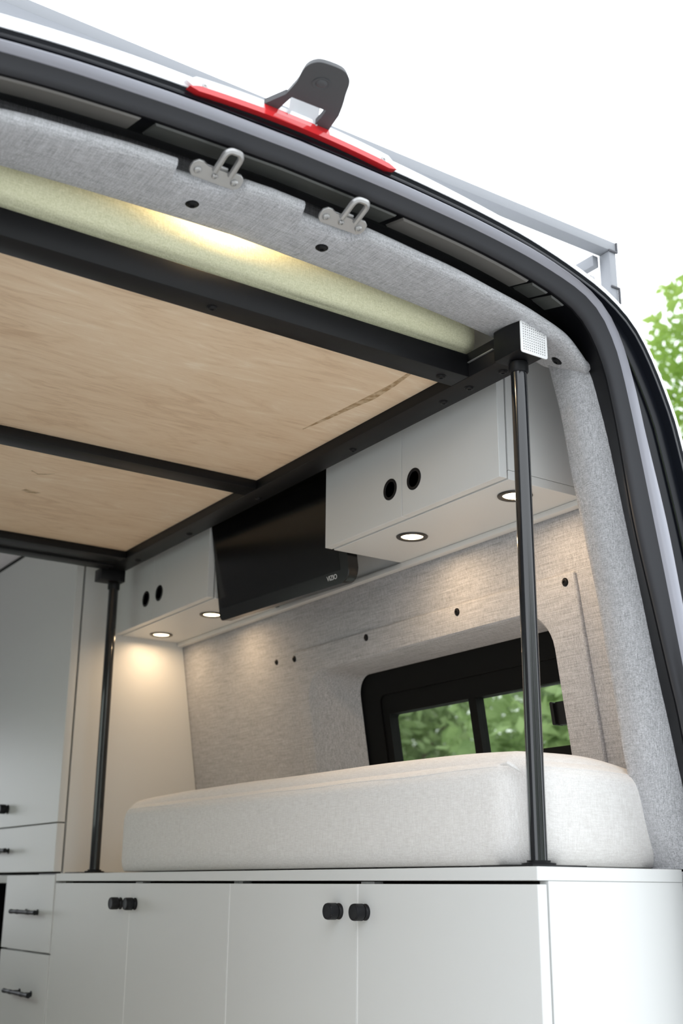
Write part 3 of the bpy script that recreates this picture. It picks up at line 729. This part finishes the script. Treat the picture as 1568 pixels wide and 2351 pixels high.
# ------------------------------------------------------------------ upper cabinets and puck lights
ZB = 2.2065
def finger_pull(c, parent):
    bm = BM(); lathe(bm, [(0.0225, 0), (0.0225, .0012), (0.0205, .0018), (.0165, .0014), (.0155, -.002), (.012, -.006), (.006, -.007), (.0004, -.007)], c, (-1, 0, 0), 32)
    k = obj('finger_pull', bm, M_knob, parent); tag(k, 'round black finger pull')
    bm = BM(); lathe(bm, [(0.0105, 0), (0.0105, .0052), (.0085, .006), (.004, .0058), (.0004, .0045)], Vector(c)+Vector((.0062, 0, 0)), (-1, 0, 0), 24); obj('pull_button', bm, M_knob, k)
def upper_cab(y0, y1, ym, pulls, label):
    t = thing('wall_cabinet', (1.45, (y0+y1)/2, ZB), label, 'cabinet', 'wall cabinets under the ceiling')
    obj('bottom_panel', Box(1.3645, 1.5655, y0+.0005, y1-.0005, ZB, ZB+0.0175, bev=.0006, seg=1), M_lam, t)
    bm = BM()
    for a, b_ in ((y0, y0+0.018), (y1-0.018, y1)):
        bm = BM(); prism(bm, [(1.3640, ZB+.0182), (wallx(ZB)-.001, ZB+.0182), (wallx(2.548)-.001, 2.548), (1.3640, 2.548)], lambda x, z: (x, a, z), lambda x, z: (x, b_, z)); obj('side_panel', bm, M_lam, t, smooth=False)
    obj('inner_panel', Box(1.372, 1.38, y0+.0185, y1-.0185, ZB+.0182, 2.548), M_gap, t, smooth=False)
    for (a, b_, py) in ((y0, ym-.0008, pulls[0]), (ym+.0008, y1, pulls[1])):
        d = obj('door', Box(1.3420, 1.3600, a, b_, ZB+.0010, 2.545, bev=.0006, seg=1), M_lam, t)
        finger_pull((1.3420, py, 2.2750), d)
upper_cab(1.5090, 2.0840, 1.803, (1.762, 1.842), 'white two door wall cabinet above the window at the near end')
upper_cab(2.6385, 3.2255, 2.973, (2.930, 3.016), 'white two door wall cabinet beside the tall cabinet at the far end')
def puck(x, y, label, power=0.62):
    t = thing('puck_light', (x, y, ZB-0.004), label, 'light', 'puck lights under the wall cabinets')
    bm = BM(); lathe(bm, [(.0235, .0002), (.032, .0002), (.0335, .0012), (.0325, .0028), (.029, .0036), (.0245, .0030), (.0232, .0010)], (x, y, ZB), (0, 0, -1), 40, cap=False); obj('trim_ring', bm, M_ring, t)
    bm = BM(); lathe(bm, [(.0232, .0006), (.015, .0010), (.0004, .0012)], (x, y, ZB), (0, 0, -1), 32, cap=False); obj('lens', bm, M_lamp, t)
    ld = bpy.data.lights.new('puck_lamp', 'AREA'); ld.shape = 'DISK'; ld.size = 0.042; ld.energy = power; ld.color = (1.0, 0.70, 0.42); ld.spread = math.radians(172)
    lo_ = bpy.data.objects.new('lamp', ld); COL.objects.link(lo_); lo_.parent = t; lo_.location = (0, 0, -0.0020)
puck(1.4405, 1.9000, 'lit puck light near the middle of the near wall cabinet underside')
puck(1.4350, 1.5720, 'lit puck light partly behind the near lift post')
puck(1.4500, 3.1350, 'lit puck light under the far wall cabinet next to the far post', 0.36)
puck(1.4460, 2.8100, 'lit puck light under the far wall cabinet partly hidden by the television', 0.5)
# ceiling puck above the mattress, hidden by the header lining
cp = thing('ceiling_light', (0.735, 1.475, 2.538), 'warm ceiling light glowing on the cream mattress behind the header', 'light')
bm = BM(); lathe(bm, [(.0005, 0), (.030, 0), (.034, .002), (.034, .008), (.030, .010), (.026, .009)], (0.735, 1.497, 2.549), (0, 0, -1), 32, cap=False); obj('trim_ring', bm, M_ring, cp)
bm = BM(); lathe(bm, [(.0258, .006), (.0004, .007)], (0.735, 1.497, 2.549), (0, 0, -1), 32, cap=False); obj('lens', bm, M_lamp, cp)
ld = bpy.data.lights.new('ceiling_lamp', 'AREA'); ld.shape = 'DISK'; ld.size = 0.045; ld.energy = 3.0; ld.color = (1.0, 0.74, 0.46)
lo_ = bpy.data.objects.new('lamp', ld); COL.objects.link(lo_); lo_.parent = cp; lo_.location = (0, 0.022, -0.0005)

# back board between the wall cabinets and the ledge strip along the wall
bm = BM(); prism(bm, [(2.0845, 2.2065), (2.638, 2.2065), (2.638, 2.548), (2.0845, 2.548)], lambda y, z: (wallx(z)-.0095, y, z), lambda y, z: (wallx(z)-.0005, y, z))
struct('trim_7', bm, M_lam, 'white back board on the wall behind the television', 'wall trim', smooth=False)
struct('trim_8', Box(1.546, 1.5645, 1.512, 3.2245, 2.195, 2.206, bev=.001), M_lam, 'thin white ledge strip along the wall under the wall cabinets', 'wall trim')

# ------------------------------------------------------------------ television
tv = thing('television', (1.40, 2.365, 2.145), 'black flat screen television tilted down between the two wall cabinets', 'television')
far, near = Vector((1.3800, 2.6340, 2.147)), Vector((1.4140, 2.0925, 2.147))
ey = (near-far).normalized(); wid = (near-far).length; tl = math.radians(8.5)
nz_ = Vector((ey.y, -ey.x, 0)); nz_ = nz_ if nz_.x < 0 else -nz_          # screen normal before tilting
ez = (Vector((0, 0, 1))*math.cos(tl) + nz_*math.sin(tl)).normalized(); nn = ey.cross(ez); nn = nn if nn.x < 0 else -nn
TP = lambda u, v, w=0.0: far + ey*u + ez*v + nn*w
bm = BM(); prism(bm, rrect(0, wid, 0, 0.335, (.012, .030, .012, .012), 5), lambda u, v: TP(u, v, 0), lambda u, v: TP(u, v, -0.028))
bmesh.ops.bevel(bm, geom=[e for e in bm.edges if e.calc_length() < 0.6], offset=.0015, segments=1, affect='EDGES'); obj('bezel', bm, M_tvb, tv, angle=40)
bm = BM(); prism(bm, rrect(.014, wid-.030, .030, .322, .001, 1), lambda u, v: TP(u, v, .0004), lambda u, v: TP(u, v, -.001)); obj('screen', bm, M_tv, tv, smooth=False)
tcu = bpy.data.curves.new('t', 'FONT'); tcu.body = 'VIZIO'; tcu.size = .0155; tcu.extrude = .0002; tcu.space_character = 0.95
to = bpy.data.objects.new('t', tcu); COL.objects.link(to)
bpy.context.view_layer.update()
me = bpy.data.meshes.new_from_object(to.evaluated_get(bpy.context.evaluated_depsgraph_get()))
bpy.data.objects.remove(to)
bm = BM(); bm.from_mesh(me)
mt = Matrix.Translation(TP(wid-.082, .0135, .0006)) @ Matrix((ey, ez, nn)).transposed().to_4x4()
for v in bm.verts: v.co = mt @ v.co
o = obj('lettering', bm, M_logo, tv, smooth=False); tag(o, 'small silver lettering in the lower corner')

# ------------------------------------------------------------------ window and its upholstered surround
def WP(y, z, off): return (wallx(z, off), y, z)
sur = BM()
OUT = rrect(1.575, 2.603, 1.560, 2.081, 0.004, 8); RIM = rrect(1.655, 2.535, 1.690, 2.022, (.06, .06, .075, .075), 8)
RIM2 = rrect(1.652, 2.545, 1.684, 2.0255, (.06, .06, .08, .08), 8)
INN = rrect(1.700, 2.440, 1.720, 2.008, (.04, .04, .05, .05), 8)
OUTb = rrect(1.5735, 2.6045, 1.5585, 2.0825, 0.004, 8)
def ringset(bm, sets):
    V = [[bm.verts.new(WP(y, z, off)) for y, z in poly] for poly, off in sets]; n = len(V[0])
    for A, B in zip(V, V[1:]):
        for i in range(n):
            try: bm.faces.new((A[i], A[(i+1) % n], B[(i+1) % n], B[i]))
            except ValueError: pass
OUT3 = rrect(1.580, 2.597, 1.565, 2.0755, 0.004, 8)
ringset(sur, [(OUTb, .0012), (OUTb, .006), (OUT, .0085), (OUT3, .0100), (RIM2, .0105), (RIM, .0070), (rrect(1.662, 2.520, 1.694, 2.019, (.06, .06, .07, .07), 8), .0), (INN, -.078)])
bmesh.ops.remove_doubles(sur, verts=sur.verts[:], dist=1e-6)
ws = struct('trim_9', sur, M_fab, 'grey linen padded surround screwed to the wall around the window', 'window surround', angle=16)
wn_axis = Vector((-1, 0, -.1557)).normalized()
for y, z in ((2.592, 2.066), (2.266, 2.068), (1.925, 2.067), (1.597, 2.065)): screw(WP(y, z, .0095), wn_axis, ws, .0068, .004)
screw(WP(2.697, 2.074, -.0005), wn_axis, wr, .0062, .004)
win = thing('window_1', (1.72, 2.07, 1.71), 'black framed two pane sliding window looking out on green shrubs', 'window'); win['kind'] = 'structure'
bm = BM(); ringset(bm, [(rrect(1.690, 2.452, 1.712, 2.016, .05, 8), -.079), (rrect(1.690, 2.452, 1.712, 2.016, .05, 8), -.084), (rrect(1.715, 2.380, 1.752, 1.955, .02, 8), -.092), (rrect(1.715, 2.380, 1.752, 1.955, .02, 8), -.140)]); obj('frame', bm, M_wblack, win, angle=40)
bm = BM(); ringset(bm, [(rrect(1.7152, 2.3798, 1.7522, 1.9548, .02, 8), -.112), (rrect(1.7152, 2.3798, 1.7522, 1.9548, .02, 8), -.0965), (rrect(1.735, 2.358, 1.781, 1.909, .010, 8), -.0985), (rrect(1.735, 2.358, 1.781, 1.909, .010, 8), -.125)]); obj('sash', bm, M_wblack, win, angle=40)
bm = BM(); prism(bm, [(2.0320, 1.779), (2.0570, 1.779), (2.0570, 1.911), (2.0320, 1.911)], lambda y, z: WP(y, z, -.100), lambda y, z: WP(y, z, -.124)); obj('mullion', bm, M_wblack, win, smooth=False)
for a, b_, o2 in ((1.733, 2.036, -.112), (2.052, 2.3605, -.116)):
    bm = BM(); prism(bm, [(a, 1.778), (b_, 1.778), (b_, 1.912), (a, 1.912)], lambda y, z: WP(y, z, o2), lambda y, z: WP(y, z, o2-.003)); obj('pane', bm, M_glass, win, smooth=False)
bm = BM(); ringset(bm, [(rrect(1.690, 2.452, 1.712, 2.016, .05, 8), -.084), (rrect(1.690, 2.452, 1.712, 2.016, .05, 8), -.150)]); obj('outer_sleeve', bm, M_wblack, win)
bm = BM()
for a, b_, w in ((1.778, 1.787, -.084), (1.752, 1.778, -.091)):
    t_ = BM(); prism(t_, rrect(a, b_, 1.822, 1.868, .003, 3), lambda y, z: WP(y, z, w), lambda y, z: WP(y, z, -.106)); merge(bm, t_)
o = obj('latch', bm, M_black, win, angle=40); tag(o, 'black sliding latch')

w2 = thing('fill_window', (LX(1.66), 2.41, 1.74), 'unseen long black framed window added in the left wall for daylight fill', 'window'); w2['kind'] = 'structure'  # unseen window added so daylight fills the doors opposite
bm = BM()
def LP(y, z, off): p = WP(y, z, off); return (LX(p[0]), p[1], p[2])
def ringsetL(bm, sets):
    V = [[bm.verts.new(LP(y, z, off)) for y, z in poly] for poly, off in sets]; n = len(V[0])
    for A, B in zip(V, V[1:]):
        for i in range(n):
            try: bm.faces.new((A[i], A[(i+1) % n], B[(i+1) % n], B[i]))
            except ValueError: pass
ringsetL(bm, [(rrect(2.48, 4.07, 1.68, 2.28, .05, 8), .004), (rrect(2.52, 4.03, 1.72, 2.24, .04, 8), .004), (rrect(2.52, 4.03, 1.72, 2.24, .04, 8), -.05)]); obj('frame', bm, M_black, w2, angle=40)
bm = BM(); prism(bm, rrect(2.51, 4.04, 1.71, 2.25, .03, 4), lambda y, z: LP(y, z, -.03), lambda y, z: LP(y, z, -.034)); obj('pane', bm, M_glass, w2, smooth=False)
gc = thing('bounce_cabinet', (LX(1.43), 2.3, 0.70), 'unseen white cabinet added along the left wall to bounce light', 'cabinet')  # unseen white cabinet added to bounce light onto the bench doors
obj('body', Box(LX(1.62), LX(1.24), 1.425, 3.4, 0.70, 1.512), M_lam, gc, smooth=False)
obj('top', Box(LX(1.52), LX(1.22), 1.325, 3.41, 1.5125, ZT, bev=.001), M_lam, gc)
for i in range(4):
    d = obj('door', Box(LX(1.2395), LX(1.222), 1.462+i*.4845, 1.462+(i+1)*.4845-.002, .76, 1.507, bev=.0007, seg=1), M_lam, gc)
# ------------------------------------------------------------------ trees and shrubs outside
def leaf_crown(cen, rad, n, size, rnd, flat=0.0):
    vs_, fs = [], []
    for i in range(n):
        while True:
            p = Vector((rnd.uniform(-1, 1), rnd.uniform(-1, 1), rnd.uniform(-1, 1)))
            if p.length < 1 and (noise.noise(p*2.3+Vector(cen)) > -0.22): break
        p = Vector(cen) + Vector((p.x*rad[0], p.y*rad[1], p.z*rad[2]))
        a = Vector((rnd.gauss(0, 1), rnd.gauss(0, 1), rnd.gauss(0, .5)-.4)).normalized()
        b2 = a.cross(Vector((rnd.gauss(0, 1), rnd.gauss(0, 1), rnd.gauss(0, 1)))).normalized()
        s_ = size*rnd.uniform(.6, 1.25); k = len(vs_)
        nrm = a.cross(b2)
        vs_ += [p, p+a*s_*.45+b2*s_*.27+nrm*s_*.05, p+a*s_, p+a*s_*.45-b2*s_*.27+nrm*s_*.05]
        fs += [(k, k+1, k+2), (k, k+2, k+3)]
    return vs_, fs
def tree(name, base, crowns, n, size, m, label, seed, group, cat='shrub', lean=(0, 0)):
    rnd = random.Random(seed)
    t = thing(name, base, label, cat, group)
    B = Vector(base)
    vs_, fs = [], []
    for cen, rad in crowns:
        v, f = leaf_crown(cen, rad, n//len(crowns), size, rnd); k = len(vs_)
        vs_ += [tuple(Vector(q)-B) for q in v]; fs += [tuple(i+k for i in q) for q in f]
    me = bpy.data.meshes.new('foliage'); me.from_pydata(vs_, [], fs); me.materials.append(m)
    o = bpy.data.objects.new('foliage', me); COL.objects.link(o); o.parent = t; o['kind'] = 'stuff'
    bm = BM(); top = Vector(crowns[0][0])
    pts = [B+(top-B)*q+Vector((math.sin(q*5+seed)*.08, math.cos(q*4+seed)*.08, 0)) for q in [i/8 for i in range(9)]]
    tube(bm, pts, [.09*(1-.75*i/8)*(1 if cat == 'shrub' else 1.3) for i in range(9)], 8)
    obj('trunk', bm, M_bark, t)
    for j, (cen, rad) in enumerate(crowns):
        for i in range(4):
            q0 = pts[5+(i+j) % 3]; q1 = Vector(cen)+Vector((rnd.uniform(-.7, .7)*rad[0], rnd.uniform(-.7, .7)*rad[1], rnd.uniform(-.5, .7)*rad[2]))
            bm = BM(); tube(bm, [q0, q0.lerp(q1, .5)+Vector((0, 0, .1)), q1], [.03, .018, .006], 6); obj('branch', bm, M_bark, t)
# the tree whose leaves show at the right edge beside the roof
tree('leafy_tree', (8.3, 4.6, 0), [((7.75, 5.75, 5.6), (.75, .8, 1.2)), ((8.7, 6.1, 6.1), (.9, .9, 1.4))], 4600, .125, M_leaf, 'bright green leafy tree against the white sky at the right edge', 11, 'trees outside', 'tree')
for i, (x, y, h, rx, mi, lb) in enumerate((
        (5.6, 5.4, 1.9, 1.05, 1, 'mid green shrub seen through the pane nearest the lift post'),
        (5.6, 7.9, 2.0, 1.05, 0, 'dark green shrub seen through the middle of the window'),
        (7.0, 10.6, 2.4, 1.25, 2, 'pale olive shrub seen through the far pane of the window'),
        (9.6, 8.3, 2.6, 1.2, 1, 'tall green shrub behind the nearer shrubs beyond the window'),
        (10.6, 12.4, 3.0, 1.6, 0, 'tall dark shrub furthest behind beyond the window'))):
    tree('garden_shrub', (x, y, 0), [((x, y, h), (rx, rx, h*.98)), ((x+.1, y+.1, h*.85), (rx*1.05, rx*1.05, h*.8))], 9000, .13, M_leafd[mi], lb, 20+i, 'shrubs beyond the window')

# unseen trees added behind camera (mirrored in the black paint, shade the low sky)
for i, x in enumerate((-13., -7.8, -2.6, 2.6, 7.8, 13.)):
    y = -13.5-0.8*(i % 2)
    tree('unseen_tree', (x, y, 0), [((x, y, 3.3), (1.85, 1.7, 3.2)), ((x+.1, y, 2.4), (1.9, 1.75, 2.4))], 5200, .42, M_leafd[i % 3],
         ('dark', 'mid', 'olive', 'broad', 'tall', 'full')[i]+' green tree of the unseen line added behind the photographer', 60+i, 'unseen trees added behind the camera', 'tree')
